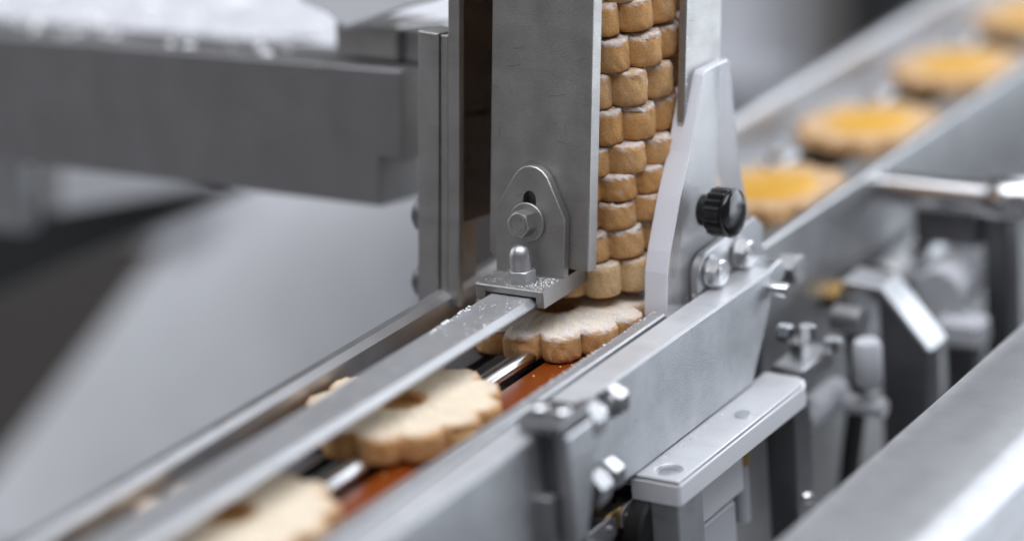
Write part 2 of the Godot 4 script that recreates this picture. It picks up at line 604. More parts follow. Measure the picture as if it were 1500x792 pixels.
# loose sugar grains and crumbs lying on a surface: one object of small uneven lumps
func crumbs(called: String, label: String, frame: String, spots: Array, mat: Material):
	var b := Builder.new(spots[0][0])
	var rng := RandomNumberGenerator.new()
	rng.seed = called.hash() + spots.size()
	for s in spots:
		var p: Vector3 = s[0]
		var r: float = s[1]
		var ring := []
		for k in 5:
			var t := TAU * k / 5.0 + rng.randf()
			ring.append(p + Vector3(cos(t) * r * rng.randf_range(0.6, 1.1), r * rng.randf_range(0.1, 0.5), sin(t) * r * rng.randf_range(0.6, 1.1)))
		var top := p + Vector3(0, r * rng.randf_range(0.7, 1.2), 0)
		for k in 5:
			var q: Vector3 = ring[k]
			var w: Vector3 = ring[(k + 1) % 5]
			var n := ((q + w + top) / 3.0 - p).normalized()
			b.tri(q, w, top, n, n, n)
			b.tri(q, w, p, Vector3.DOWN, Vector3.DOWN, Vector3.DOWN)
	var m := MeshInstance3D.new()
	m.name = numbered(called)
	m.mesh = b.mesh()
	m.mesh.surface_set_material(0, mat)
	add_child(m)
	m.transform = place(frame, spots[0][0])
	m.set_meta("kind", "stuff")
	m.set_meta("label", label)
	m.set_meta("category", "crumbs")

func scatter(n: int, lo: Vector3, hi: Vector3, r0: float, r1: float, seed_: int, edge := 0.0) -> Array:
	var rng := RandomNumberGenerator.new()
	rng.seed = seed_
	var out := []
	for i in n:
		var t := rng.randf()
		if edge > 0.0:
			t = pow(t, edge)
		out.append([Vector3(lerpf(lo.x, hi.x, t), lerpf(lo.y, hi.y, rng.randf()), lerpf(lo.z, hi.z, rng.randf())), lerpf(r0, r1, pow(rng.randf(), 3.0))])
	return out

# ---------------------------------------------------------------- scene
func _ready():
	# camera: 119 mm lens wide open, focused about one metre away on the bracket
	var cam := Camera3D.new()
	cam.name = "camera"
	add_child(cam)
	cam.transform = Transform3D(Basis(Vector3(0.844141, 0, -0.536121), Vector3(-0.111437, 0.978159, -0.175462), Vector3(0.524411, 0.207859, 0.825704)), Vector3(0.502507, 0.217396, 0.812993))
	var att := CameraAttributesPhysical.new()
	att.frustum_focal_length = 118.79
	att.frustum_focus_distance = 0.985
	att.frustum_near = 0.05
	att.frustum_far = 30.0
	att.exposure_aperture = 2.8
	cam.attributes = att
	cam.current = true
	# surroundings, the hall's ceiling lamp and added unseen fill lights
	var we := WorldEnvironment.new()
	we.name = "environment"
	var env := Environment.new()
	env.background_mode = Environment.BG_COLOR
	env.background_color = lin(0.125, 0.123, 0.123)
	env.tonemap_mode = Environment.TONE_MAPPER_LINEAR
	env.tonemap_exposure = 0.94
	env.sdfgi_enabled = true
	env.ssao_enabled = true
	env.ssil_enabled = true
	we.environment = env
	add_child(we)
	lamp("ceiling_lamp", Vector3(0.5, 1.25, -1.75), Vector3(0, 0, 0), Vector2(2.0, 1.5), 2.8, Color(0.94, 0.965, 1.0))
	lamp("added_right_light", Vector3(1.5, 0.25, -2.0), Vector3(0, 0, 0), Vector2(1.8, 1.6), 4.2, Color(0.92, 0.96, 1.0))  # added unseen light to brighten steel faces turned right
	lamp("added_front_light", Vector3(0.3, 1.9, 0.55), Vector3(-0.05, 0, -0.1), Vector2(2.6, 1.6), 7.0, Color(0.96, 0.97, 1.0))  # added unseen light to brighten the pale sheet from the front
	lamp("added_left_light", Vector3(-2.0, 0.75, 0.15), Vector3(-0.2, 0, 0), Vector2(1.6, 1.4), 1.7, Color(0.95, 0.97, 1.0))  # added unseen light to brighten the pale sheet from the left
	make_materials()
	background()
	rails()
	bracket()
	magazine()
	guard()
	biscuits()
	clamp_and_block()
	far_conveyor()
	table()
	cover()

func lamp(called: String, at: Vector3, to: Vector3, size: Vector2, energy: float, tint: Color):
	var l := AreaLight3D.new()
	l.name = called
	l.area_size = size
	l.light_energy = energy
	l.light_color = tint
	l.area_range = 8.0
	l.area_attenuation = 2.0
	l.shadow_enabled = true
	add_child(l)
	l.look_at_from_position(at, to, Vector3.UP if absf((to - at).normalized().y) < 0.98 else Vector3.RIGHT)

func background():
	var b := Builder.new(Vector3(0, -420, 0))
	b.box(Vector3(-2500, -440, -900), Vector3(2500, -420, 2600), 1.0)
	structure("floor", b, M.grey_paint, "level", Vector3(0, -420, 0))
	var t := thing("machine_cabinet", "grey cabinet panels in the blurred background above the far conveyor", "cabinet", "level", Vector3(-420, -400, 1000))
	box_part("door_panel", Vector3(-424, -400, 1000), Vector3(-391, 160, 1020), M.grey_paint, t, 2.0)
	box_part("door_panel", Vector3(-520, -400, 1001), Vector3(-426, 160, 1020), M.pale_paint, t, 2.0)
	box_part("ledge", Vector3(-560, -70, 960), Vector3(-388, -56, 999), M.pale_paint, t, 2.0)
	box_part("plinth", Vector3(-560, -400, 985), Vector3(-388, -71, 999), M.pale_paint, t, 2.0)
	t = thing("dark_gap_panel", "black panel in place of a dark gap in the blurred background, top right", "cabinet", "level", Vector3(-330, -400, 1060))
	box_part("front_panel", Vector3(-388, -400, 1060), Vector3(-120, 260, 1100), M.dark_paint, t, 2.0)  # black panel put where there is only a dark gap
	# wide sheet under the table on the left; its left edge is shaped as the shadow boundary
	t = thing("metal_chute", "wide pale sheet standing behind the near rail, lower left", "sheet", "level", Vector3(-300, -100, 170))
	var q := mb()
	var p1 := Vector3(-489, -53, 428); var p2 := Vector3(-641, -291, 329); var p3 := Vector3(-285, -27, 378); var p4 := Vector3(-276, -210, 262)
	var n := (p2 - p1).cross(p3 - p1).normalized()
	if n.z > 0:
		n = -n
	q.quad(p1, p3, p4, p2, n)
	q.quad(p1 - n * 2, p3 - n * 2, p4 - n * 2, p2 - n * 2, -n)
	q.quad(p1, p1 - n * 2, p2 - n * 2, p2, (p1 - p3).normalized())
	q.quad(p1, p1 - n * 2, p3 - n * 2, p3, (p1 - p2).normalized())
	part("sheet", q, M.chute_steel, t)

func rail_body(t: Node, called: String, a0: float, a1: float, n0: float, n1: float, s0: float, s1: float, ch: float, mat: Material):
	return box_part(called, Vector3(a0, n0, s0), Vector3(a1, n1, s1), mat, t, ch)

func rails():
	var t := thing("left_guide_rail", "long steel guide rail on the left side of the belt, bright inner edge", "rail", "belt", Vector3(-53, -34, -380))
	var b := mb()
	b.prism(PackedVector2Array([Vector2(-56, -34), Vector2(-50, -34), Vector2(-50, -6.6), Vector2(-52.4, -4.2), Vector2(-56, -4.2)]), Vector3.ZERO, X, Y, Z, -380, 640, 0.3)
	part("rail", b, M.steel, t)
	t = thing("inner_guide_rail", "slim steel guide rail right of the belt, stopping before the clear plate", "rail", "belt", Vector3(27, -34, -380))
	b = mb()
	b.prism(PackedVector2Array([Vector2(24, -34), Vector2(30, -34), Vector2(30, -11.7), Vector2(29.3, -11), Vector2(24.6, -11), Vector2(24, -11.6)]), Vector3.ZERO, X, Y, Z, -380, 36.5, 0.3)
	part("rail", b, M.steel_brushed, t)
	box_part("spacer", Vector3(30.02, -26, -360), Vector3(32.98, -13.5, 90), M.steel_dark, t, 0.2)
	t = thing("side_plate", "thick sparkling steel side plate along the right of the belt, slanted end", "plate", "belt", Vector3(39, -50, -380))
	b = mb()
	# outline in (along the belt, height); the far end slants
	b.prism(PackedVector2Array([Vector2(-380, -50.5), Vector2(72, -50.5), Vector2(90, -24), Vector2(93, -11), Vector2(-380, -11)]), Vector3.ZERO, Z, Y, X, 33, 46, 0.5)
	part("plate", b, M.steel_blasted, t)
	b = mb()
	b.prism(PackedVector2Array([Vector2(-380, -11), Vector2(92.6, -11), Vector2(92.4, -10.6), Vector2(-380, -10.6)]), Vector3.ZERO, Z, Y, X, 33.3, 45.6, 0.12)
	part("milled_top", b, M.milled, t)
	# pins and nut at the plate's far end
	t = thing("stop_pin", "polished round pin sticking out of the side plate's far end", "pin", "belt", Vector3(46, -17, 86))
	b = mb()
	b.lathe([Vector2(0, 0), Vector2(2.9, 0), Vector2(2.9, 9.5), Vector2(2.2, 10.4), Vector2(0, 10.5)], Vector3(44, -17.5, 89), X, 28)
	part("pin", b, M.steel_polished, t)
	t = thing("end_bolt", "blurred hex bolt beyond the far end of the side plate", "bolt", "belt", Vector3(40, -18, 112))
	bolt_head(t, Vector3(40, -18, 114), X, 11, 7, 0.3)
	b = mb()
	b.lathe([Vector2(0, 0), Vector2(3.2, 0), Vector2(3.2, 11), Vector2(0, 11)], Vector3(30, -18, 114), X, 24)
	part("shank", b, M.steel_polished, t)
	t = thing("end_lug", "rounded steel lug capping the side plate where the far guard begins", "lug", "belt", Vector3(38, -14, 100))
	b = mb()
	var lug := PackedVector2Array([Vector2(93.4, -11), Vector2(93.4, -18)])
	lug.append_array(circle(Vector2(101, -14.5), 4.5, 12, -PI / 2, PI / 2))
	b.prism(lug, Vector3.ZERO, Z, Y, X, 33, 45, 0.6)
	part("lug", b, M.steel_bright, t)
	# belt slide between the rails
	t = thing("belt_slide", "glossy slide plates the biscuits travel on, biscuit reflection painted red brown", "slide plate", "belt", Vector3(-13, -26, -380))
	box_part("right_strip", Vector3(-2, -25, -380), Vector3(23.9, -21.5, 112), M.belt_slide, t, 0.4)  # near strip carries the reflected biscuits in its colour
	box_part("left_strip", Vector3(-49.9, -25, -380), Vector3(-27, -21.5, 112), M.steel_dark, t, 0.4)
	box_part("far_strip", Vector3(-2, -25, 112.5), Vector3(23.9, -21.5, 620), M.steel, t, 0.4)
	box_part("far_strip", Vector3(-49.9, -25, 112.5), Vector3(-27, -21.5, 620), M.steel, t, 0.4)
	box_part("chain_guide", Vector3(-26.8, -40, -380), Vector3(-2.2, -30, 600), M.dark_paint, t, 0.4)
	# pushers
	var i := 0
	for s in [-104.0, 2.0]:
		t = thing("pusher_finger", ["bright pusher finger behind the nearest ring biscuit", "bright pusher finger behind the biscuit under the magazine"][i], "pusher", "belt", Vector3(-9, -30, s), "pusher fingers on the belt chain")
		b = mb()
		b.lathe([Vector2(0, -52), Vector2(3.4, -52), Vector2(3.8, -51), Vector2(4.0, -8), Vector2(3.6, -3), Vector2(2.4, -0.8), Vector2(0, 0)], Vector3(-8, -19.5, s), Z, 28)
		part("finger", b, M.steel_polished, t)
		box_part("stem", Vector3(-10.5, -30, s - 40), Vector3(-5.5, -21, s - 24), M.steel, t)
		i += 1

func bracket():
	var t := thing("strap", "flat steel hold-down strap running along the middle of the belt", "strap", "belt", Vector3(-14, 1, -380))
	var sb := mb()
	sb.prism(PackedVector2Array([Vector2(-23.2, 0.2), Vector2(-3.6, 0.2), Vector2(-3.6, 1.0), Vector2(-5.7, 3.1), Vector2(-22.6, 3.1), Vector2(-23.2, 2.5)]), Vector3.ZERO, X, Y, Z, -380, 26, 0.3)
	part("bar", sb, M.steel_brushed, t)
	t = thing("hold_down_bracket", "angled steel bracket gripping the strap, with slot, washer and bolts", "bracket", "belt", Vector3(-15, 0, 0))
	var b := mb()
	# channel-shaped foot that straddles the strap
	b.prism(PackedVector2Array([Vector2(-29.6, -0.2), Vector2(-25.6, -0.2), Vector2(-25.6, 3.6), Vector2(-3.4, 3.6), Vector2(-3.4, -0.2), Vector2(0, -0.2), Vector2(0, 6.5), Vector2(-29.6, 6.5)]), Vector3.ZERO, X, Y, Z, 0, 38, 0.45)
	part("foot", b, M.steel_plate, t)
	# upright in the level frame: rotate about x back to the vertical
	var lean := Basis(Vector3.RIGHT, deg_to_rad(-CLIMB))
	at_base = Vector3(-15, 0, 0)
	var outline := PackedVector2Array([Vector2(-29.5, 6.0), Vector2(0, 6.0), Vector2(0.6, 31), Vector2(-7.0, 46)])
	for k in 7:
		var th := lerpf(deg_to_rad(32), deg_to_rad(152), k / 6.0)
		outline.append(Vector2(-14.2, 42.2) + Vector2(cos(th) * 8.2, sin(th) * 7.6))
	outline.append(Vector2(-29.6, 33))
	var slot := circle(Vector2(-15.0, 37.4), 2.75, 12, 0, PI)
	slot.append_array(circle(Vector2(-15.0, 24), 2.75, 12, PI, TAU))
	b = mb()
	b.prism(outline, Vector3.ZERO, X, Y, Z, 13.5, 17.4, 0.4, slot)
	var piece := part("upright", b, M.steel_plate, t)
	piece.transform = pivot(lean)
	at_base = Vector3(-15, 0, 0)
	piece = washer(t, Vector3(-15.2, 28.6, 13.45), -Z, 7.4, 3.2, 1.5, "steel_plate")
	piece.transform = pivot(lean)
	piece = bolt_head(t, Vector3(-15.2, 28.6, 12.0), -Z, 8.8, 5.8, 0.2, "steel_plate")
	piece.transform = pivot(lean)
	var c := mb()
	c.hex(Vector3(-13.8, 6.75, 8.2), Y, 9.6, 4.4, 0.25)
	part("cap_nut_base", c, M.steel, t)
	c = mb()
	c.lathe([Vector2(4.35, 0), Vector2(4.35, 4.2), Vector2(4.1, 6.2), Vector2(3.4, 8.0), Vector2(2.3, 9.1), Vector2(1.0, 9.6), Vector2(0, 9.7)], Vector3(-13.8, 10.9, 8.2), Y, 40)
	part("cap_nut_dome", c, M.steel, t)
	c = mb()
	c.lathe([Vector2(3, 0), Vector2(5.6, 0), Vector2(5.6, 0.6), Vector2(3, 0.65)], Vector3(-13.8, 6.5, 8.2), Y, 40)
	part("foot_washer", c, M.steel, t)
	crumbs("sugar_grains", "fine sugar grains spilled on the bracket's foot around the cap nut", "belt", scatter(420, Vector3(-16, 6.5, 0.8), Vector3(-0.5, 6.5, 13.5), 0.1, 0.42, 31, 0.7) + scatter(120, Vector3(-29, 6.5, 0.8), Vector3(-16, 6.5, 13), 0.08, 0.3, 32), M.sugar)
	crumbs("sugar_grains", "sugar crumbs scattered along the flat hold-down strap", "belt", scatter(150, Vector3(-22.4, 3.1, -110), Vector3(-6, 3.1, -1), 0.12, 0.5, 33) + scatter(40, Vector3(-22.8, 3.05, -45), Vector3(-20.5, 3.1, -12), 0.3, 1.3, 34) + scatter(14, Vector3(-8, 3.1, -70), Vector3(-5.8, 3.1, -8), 0.3, 1.0, 35), M.sugar)

	crumbs("biscuit_crumbs", "golden biscuit crumbs strewn over the slide plates between the rails", "belt", scatter(160, Vector3(0, -21.4, -300), Vector3(23.5, -21.4, 20), 0.15, 0.9, 36, 0.6) + scatter(120, Vector3(-49, -21.4, -300), Vector3(-28, -21.4, 20), 0.15, 0.9, 37, 1.6), M.crumb_gold)
	crumbs("sugar_grains", "sugar dust on the tops of the two rails right of the belt", "belt", scatter(130, Vector3(24.8, -10.95, -120), Vector3(29.5, -10.95, 36), 0.08, 0.32, 38) + scatter(150, Vector3(33.6, -10.55, -60), Vector3(45.4, -10.55, 90), 0.08, 0.36, 39) + scatter(90, Vector3(30.5, -10.55, 40), Vector3(36, -10.5, 100), 0.15, 0.6, 40) + scatter(120, Vector3(24.6, -10.95, -60), Vector3(26, -10.9, 36), 0.15, 0.7, 42), M.sugar)

# turns a part built in the level frame upright on a thing that stands in the belt frame
func pivot(lean: Basis) -> Transform3D:
	var o := Vector3(at_base.x, at_base.y, -at_base.z) * MM
	return Transform3D(lean, lean * o - o)

func magazine():
	var t := thing("magazine_front_plate", "tall plain steel plate closing the front of the biscuit magazine", "plate", "level", Vector3(-13, 12, 20))
	var b := mb()
	var pl := PackedVector2Array([Vector2(-32.2, 11.6), Vector2(8.1, 11.6), Vector2(10.6, 160), Vector2(-33.0, 160), Vector2(-35.2, 15)])
	b.prism(pl, Vector3.ZERO, X, Y, Z, 17.6, 24.2, 0.45)
	part("plate", b, M.steel_plate, t)
	t = thing("magazine_corner_post", "two upright steel bars bolted to the magazine's left side plate", "post", "level", Vector3(-57, -8, 14))
	b = mb()
	b.prism(PackedVector2Array([Vector2(-65.8, -8), Vector2(-56.3, -8), Vector2(-55.5, 96), Vector2(-64.7, 96.6)]), Vector3.ZERO, X, Y, Z, 14, 30, 0.5)
	part("outer_bar", b, M.steel_plate, t)
	b = mb()
	b.prism(PackedVector2Array([Vector2(-55.7, -8), Vector2(-52.0, -8), Vector2(-51.3, 95.5), Vector2(-54.9, 95.5)]), Vector3.ZERO, X, Y, Z, 14.6, 34, 0.4)
	part("inner_bar", b, M.steel_plate, t)
	for k in 2:
		b = mb()
		var by: float = [25.0, -1.0][k]
		b.lathe([Vector2(0, 0), Vector2(6.6, 0), Vector2(6.6, 3.6), Vector2(5.6, 4.6), Vector2(0, 4.8)], Vector3(-65.5, by, 22), -X, 32)
		part("side_screw", b, M.steel_dark, t)
	t = thing("magazine_side_plate", "thin tall steel plate at the left side of the biscuit magazine", "plate", "level", Vector3(-49, -8, 14))
	b = mb()
	b.prism(PackedVector2Array([Vector2(-51.8, -8), Vector2(-46.9, -8), Vector2(-46.0, 160), Vector2(-50.9, 160)]), Vector3.ZERO, X, Y, Z, 14, 18, 0.5)
	part("front_flange", b, M.steel_plate, t)
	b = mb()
	b.prism(PackedVector2Array([Vector2(-51.4, 24), Vector2(-48.6, 24), Vector2(-47.6, 160), Vector2(-50.4, 160)]), Vector3.ZERO, X, Y, Z, 18.2, 150, 0.3)  # reaches far back to block light on the table's end
	part("inner_wall", b, M.shaded_steel, t)  # same steel as the flange, with the slot's shade in its colour
	t = thing("magazine_rear_guide", "upright steel guide strip at the right of the stacked biscuits", "guide", "level", Vector3(23, -10, 60))
	b = mb()
	b.prism(PackedVector2Array([Vector2(20.6, -8), Vector2(23.6, -8), Vector2(25.6, 160), Vector2(22.4, 160)]), Vector3.ZERO, X, Y, Z, 60, 88, 0.45)
	part("strip", b, M.steel_plate, t)
	crumbs("sugar_grains", "sugar dust clinging to the front edge of the rear guide strip", "level", scatter(60, Vector3(23.4, 0, 61), Vector3(25.4, 0, 62), 0.15, 0.5, 41).map(func(s): return [Vector3(lerpf(23.9, 25.7, (s[0].x - 23.4) / 2.0), 60 + 60 * fposmod(s[0].z * 37.7, 1.0), 60.5), s[1]]), M.sugar)

func guard():
	var t := thing("clear_guard_plate", "thick clear acrylic plate, pointed top, black knob on its face", "guard plate", "level", Vector3(24, -8, 41))
	var b := mb()
	var pl := PackedVector2Array([Vector2(40.6, -8), Vector2(40.6, 9), Vector2(42.5, 17), Vector2(49.6, 36.5), Vector2(57, 52.5), Vector2(66.5, 80.6), Vector2(68, 82), Vector2(86, 84.2), Vector2(88, 82.5), Vector2(97, 43), Vector2(106, 20), Vector2(108, -8)])
	b.prism(b.inset(pl, 0.5), Vector3.ZERO, Z, Y, X, 19.5, 28.8, 0.3)
	part("plate", b, M.acrylic, t)
	b = mb()
	b.band(pl, Vector3.ZERO, Z, Y, X, 19.2, 29.0, 0.45)
	part("sawn_edge", b, M.frosted, t)
	# knob: fluted black grip with a domed cap, its axis across the belt
	var kc := Vector3(29, 29.2, 66.8)
	var kn := mb()
	kn.lathe([Vector2(0, 0), Vector2(5.5, 0), Vector2(6.2, 0.6), Vector2(6.2, 4.6), Vector2(7.6, 5.4)], kc + X * 0.2, X, 40)
	part("knob_collar", kn, M.black_plastic, t)
	kn = mb()
	var flutes := PackedVector2Array()
	for k in 96:
		var th := TAU * k / 96.0
		flutes.append(Vector2(cos(th), sin(th)) * (9.3 - 0.85 * pow(0.5 + 0.5 * cos(th * 16.0), 1.6)))
	kn.prism(flutes, kc, Z, Y, X, 4.6, 12.2, 0.7)
	part("knob_grip", kn, M.black_plastic, t)
	kn = mb()
	kn.lathe([Vector2(8.4, 12.1), Vector2(9.2, 12.4), Vector2(9.5, 13.2), Vector2(9.2, 14.2), Vector2(8.2, 14.9), Vector2(5.5, 15.5), Vector2(2.5, 15.8), Vector2(0, 15.85)], kc, X, 48)
	part("knob_cap", kn, M.black_plastic, t)
	t = thing("guard_bracket", "small rounded steel tab bolted at the foot of the clear plate", "bracket", "belt", Vector3(31, -11, 58))
	b = mb()
	var tab := PackedVector2Array([Vector2(57, -12.5), Vector2(112, -12.5), Vector2(112, 0), Vector2(106, 5), Vector2(69, 3.6)])
	tab.append_array(circle(Vector2(66.5, -5.4), 9.0, 10, PI * 0.55, PI))
	b.prism(tab, Vector3.ZERO, Z, Y, X, 29.3, 32.6, 0.45)
	part("tab", b, M.steel, t)
	var k := 0
	for s in [67.5, 90.5]:
		washer(t, Vector3(32.6, -4.6, s), X, 6.2, 2.8, 1.2, "steel")
		bolt_head(t, Vector3(33.8, -4.6, s), X, 9.6, 4.6, 0.35, "steel_polished")
		k += 1

func biscuits():
	var meshes := []
	for k in 8:
		var b := biscuit_mesh(10 + k, [33.0, 32.6, 33.3, 32.4, 33.2, 32.8, 33.4, 32.9][k], 12.6, 12.0, 12, [0.12, 0.32, 0.2, 0.05, 0.25, 0.1, 0.38, 0.18][k], [0.8, 0.95, 0.7, 1.0, 0.8, 0.9, 0.7, 0.86][k], 0.5)
		var m := b.mesh()
		m.surface_set_material(0, M.biscuit)
		meshes.append(m)
	var pb := biscuit_mesh(30, 33.0, 12.4, 12.0, 12, 0.85, 0.5, 0.9)
	var pale := pb.mesh()
	pale.surface_set_material(0, M.biscuit)
	# the stack, from the bottom: heights of the undersides above the belt's frame along the vertical
	var heights := [-1.0, 12.3, 24.2, 34.7, 45.4, 56.9, 70.6, 84.3, 97.2, 109.5, 122.0, 134.5]
	var words := ["pale biscuit at the very bottom of the magazine stack", "second biscuit from the bottom of the magazine stack", "third biscuit from the bottom of the magazine stack", "fourth biscuit up in the magazine stack, beside the clear plate", "fifth biscuit up in the magazine stack, beside the clear plate", "sixth biscuit up in the magazine stack, sugar on its shoulder", "seventh biscuit up in the magazine stack", "fourth biscuit from the top of the stack in view", "third biscuit from the top of the stack in view", "second biscuit from the top of the stack, dusted rim", "pale biscuit at the top edge of the picture, in the magazine", "biscuit above the pale one in the magazine"]
	var rng := RandomNumberGenerator.new()
	rng.seed = 4
	var i := 0
	for h in heights:
		var n: float = h * 0.98868 - 40.0 * 0.15006
		var s: float = 40.0 * 0.98868 + h * 0.15006 + 19.5
		var next: float = heights[i + 1] if i + 1 < heights.size() else h + 12.5
		var m: ArrayMesh = pale if i == 0 or i == 9 else meshes[i % 8]
		var node := biscuit(words[mini(i, 11)], "biscuits stacked in the magazine", Vector3(-13.6 + rng.randf_range(-1.3, 1.1), n, s + rng.randf_range(-0.8, 0.8)), rng.randf_range(-0.26, 0.26) + TAU / 12.0 * i, m, "biscuit", Vector3(rng.randf_range(-0.022, 0.022), 0, rng.randf_range(-0.03, 0.03)))
		node.transform = node.transform * Transform3D(Basis.from_scale(Vector3(1, (next - h) / 12.95, 1)), Vector3.ZERO)
		i += 1
	# on the belt, near side: rings
	var ring_meshes := []
	for k in 3:
		var b := biscuit_mesh(50 + k, 35.4, 10.6, 6.5, 12, 0.28, 0.3 if k < 2 else 0.8, 1.0, k < 2)
		var m := b.mesh()
		m.surface_set_material(0, M.biscuit)
		ring_meshes.append(m)
	biscuit("out of focus ring biscuit cut off by the bottom of the picture", "ring biscuits on the near belt", Vector3(-14, -21.3, -172), 0.1, ring_meshes[0], "ring_biscuit")
	biscuit("whole pale ring biscuit lying on the belt under the strap", "ring biscuits on the near belt", Vector3(-14.2, -20.4, -73), 0.3, ring_meshes[1], "ring_biscuit")
	biscuit("sugar dusted ring biscuit on the belt directly under the magazine", "ring biscuits on the near belt", Vector3(-13, -21.3, 30), 0.05, ring_meshes[2], "ring_biscuit")
	# on the far belt: biscuits with jam
	var fb := biscuit_mesh(70, 34.5, 7.6, 0.0, 12, 0.5, 0.0, 0.3)
	var fm := fb.mesh()
	fm.surface_set_material(0, M.biscuit)
	var jb := Builder.new()
	jb.lathe([Vector2(21.0, 0), Vector2(20.2, 0.7), Vector2(14, 1.3), Vector2(6, 1.7), Vector2(0, 1.75)], Vector3(0, 7.6, 0), Y, 40)
	var jm := jb.mesh()
	jm.surface_set_material(0, M.jam)
	var fw := ["jam filled biscuit just behind the clear guard plate and knob", "jam filled biscuit second along the far belt from the knob", "jam filled biscuit third along the far belt, near the right edge", "jam filled biscuit farthest along the belt, in the top right corner"]
	i = 0
	for s in [200.0, 300.0, 402.0, 505.0]:
		var root := Node3D.new()
		root.name = numbered("jam_biscuit")
		add_child(root)
		root.transform = place("belt", Vector3(-9, -23, s)) * Transform3D(Basis(Vector3.UP, 0.4 * i), Vector3.ZERO)
		root.set_meta("label", fw[i])
		root.set_meta("category", "biscuit")
		root.set_meta("group", "jam biscuits on the far belt")
		var base := MeshInstance3D.new()
		base.name = "base_biscuit"
		base.mesh = fm
		root.add_child(base)
		var jam := MeshInstance3D.new()
		jam.name = "jam"
		jam.mesh = jm
		root.add_child(jam)
		i += 1

func clamp_and_block():
	var t := thing("rail_clamp", "steel clamp with adjusting screws on the side plate, shaded front and lit cheek painted in, blurred foreground", "clamp", "belt", Vector3(51, -46, -72))
	var b := mb()
	b.box(Vector3(46.2, -48, -79), Vector3(52.4, -9, -66), 0.6)
	part("body", b, M.steel_dark, t)  # darker copy of the clamp's steel paints its shaded front
	b = mb()
	b.prism(PackedVector2Array([Vector2(-80.5, -10), Vector2(-63, -10), Vector2(-63, -25), Vector2(-72, -50), Vector2(-80.5, -50)]), Vector3.ZERO, Z, Y, X, 52.5, 57.5, 0.7)
	part("lit_cheek", b, M.steel_bright, t)  # added plate; brighter steel paints the lit side of the clamp
	box_part("lower_jaw", Vector3(43, -58, -86), Vector3(52, -31, -79.2), M.steel, t, 0.8)
	box_part("top_jaw", Vector3(40, -8.9, -84), Vector3(57, -4.6, -64), M.steel_dark, t, 0.8)
	for k in 2:
		var at := Vector3([44.0, 53.0][k], -4.6, -75)
		b = mb()
		b.lathe([Vector2(0, 0), Vector2(3.0, 0), Vector2(3.0, 1.8), Vector2(2.2, 2.6), Vector2(0, 2.8)], at, Y, 24)
		part("cap_screw", b, M.steel_polished, t)
	for k in 2:
		var y: float = [-13.0, -38.0][k]
		b = mb()
		b.lathe([Vector2(0, 0), Vector2(2.6, 0), Vector2(2.6, [30.0, 22.0][k]), Vector2(1.9, [31.0, 23.0][k]), Vector2(0, [31.0, 23.0][k])], Vector3(52, y, -63), Z, 24)
		part("stud", b, M.steel_polished, t)
		b = mb()
		b.hex(Vector3(52, y, -62.8), Z, 12, 8, 0.2)
		part("nut", b, M.steel, t)
		b = mb()
		b.hex(Vector3(52, y, [-44.0, -50.0][k]), Z, 10, 6, 0.5)
		part("lock_nut", b, M.steel_polished, t)
	# white block with steel cover plate
	t = thing("white_block", "white plastic block with steel cover plate and recessed screw, under side plate", "block", "belt", Vector3(54, -61, -18))
	b = mb()
	b.prism(PackedVector2Array([Vector2(44, -18.6), Vector2(62.6, -18.6), Vector2(63, -18.2), Vector2(63, 80), Vector2(59, 86), Vector2(44, 86)]), Vector3.ZERO, X, Z, Y, -52.6, -51, 0.3, circle(Vector2(54.6, -10.4), 5.1, 40))
	part("cover_plate", b, M.milled, t)
	b = mb()
	b.prism(PackedVector2Array([Vector2(43.6, -18.9), Vector2(62.4, -18.9), Vector2(63.4, -17.9), Vector2(63.4, 82), Vector2(60, 88), Vector2(43.6, 88)]), Vector3.ZERO, X, Z, Y, -61, -52.6, 0.4)
	part("block", b, M.white_plastic, t)
	b = mb()
	b.lathe([Vector2(4.5, 0), Vector2(4.5, 0.1), Vector2(4.3, 0.25), Vector2(0, 0.3)], Vector3(54.6, -52.55, -10.4), Y, 40)
	part("recessed_screw", b, M.steel_bright, t)
	b = mb()
	b.lathe([Vector2(0, 0), Vector2(3.0, 0), Vector2(3.0, 0.8), Vector2(0, 0.9)], Vector3(56, -51, 44), Y, 24)
	part("cover_screw", b, M.steel_polished, t)
	crumbs("sugar_grains", "biscuit crumbs lying on the white block's cover plate", "belt", scatter(60, Vector3(47.5, -51, -8), Vector3(49.5, -51, 45), 0.2, 0.8, 51) + scatter(160, Vector3(46, -51, -16), Vector3(62.5, -51, 80), 0.1, 0.35, 52), M.sugar)
	t = thing("support_post", "square steel post under the front of the white block", "post", "belt", Vector3(56, -160, -9))
	box_part("post", Vector3(50.6, -200, -18.5), Vector3(62, -61.1, 0), M.steel_blasted, t, 0.5)
	t = thing("rear_support_post", "dark square steel post under the far end of the white block", "post", "belt", Vector3(54, -160, 85))
	box_part("post", Vector3(47, -220, 78), Vector3(60, -61.2, 92), M.steel_dark, t, 0.6)
	b = mb()
	b.lathe([Vector2(0, 0), Vector2(3.2, 0), Vector2(2.8, 1.6), Vector2(1.6, 2.6), Vector2(0, 3)], Vector3(60, -102, 85), X, 24)
	part("button_screw", b, M.steel_polished, t)
	t = thing("small_spigot", "small pale vertical tube hanging below the white block", "tube", "belt", Vector3(46, -100, 58))
	b = mb()
	b.lathe([Vector2(0, 0), Vector2(3, 0), Vector2(3.2, 8), Vector2(3.2, 22), Vector2(2.4, 40), Vector2(0, 40)], Vector3(46, -102, 58), Y, 24)
	part("tube", b, M.pale_paint, t)
	b = mb()
	b.lathe([Vector2(3.3, 24), Vector2(3.9, 24), Vector2(3.9, 30), Vector2(3.3, 30)], Vector3(46, -102, 58), Y, 24)
	part("ring", b, M.brass, t)
	t = thing("chain_guide_bars", "two pale plastic guide bars, one above the other, right of the square post", "guide", "belt", Vector3(48, -100, 20))
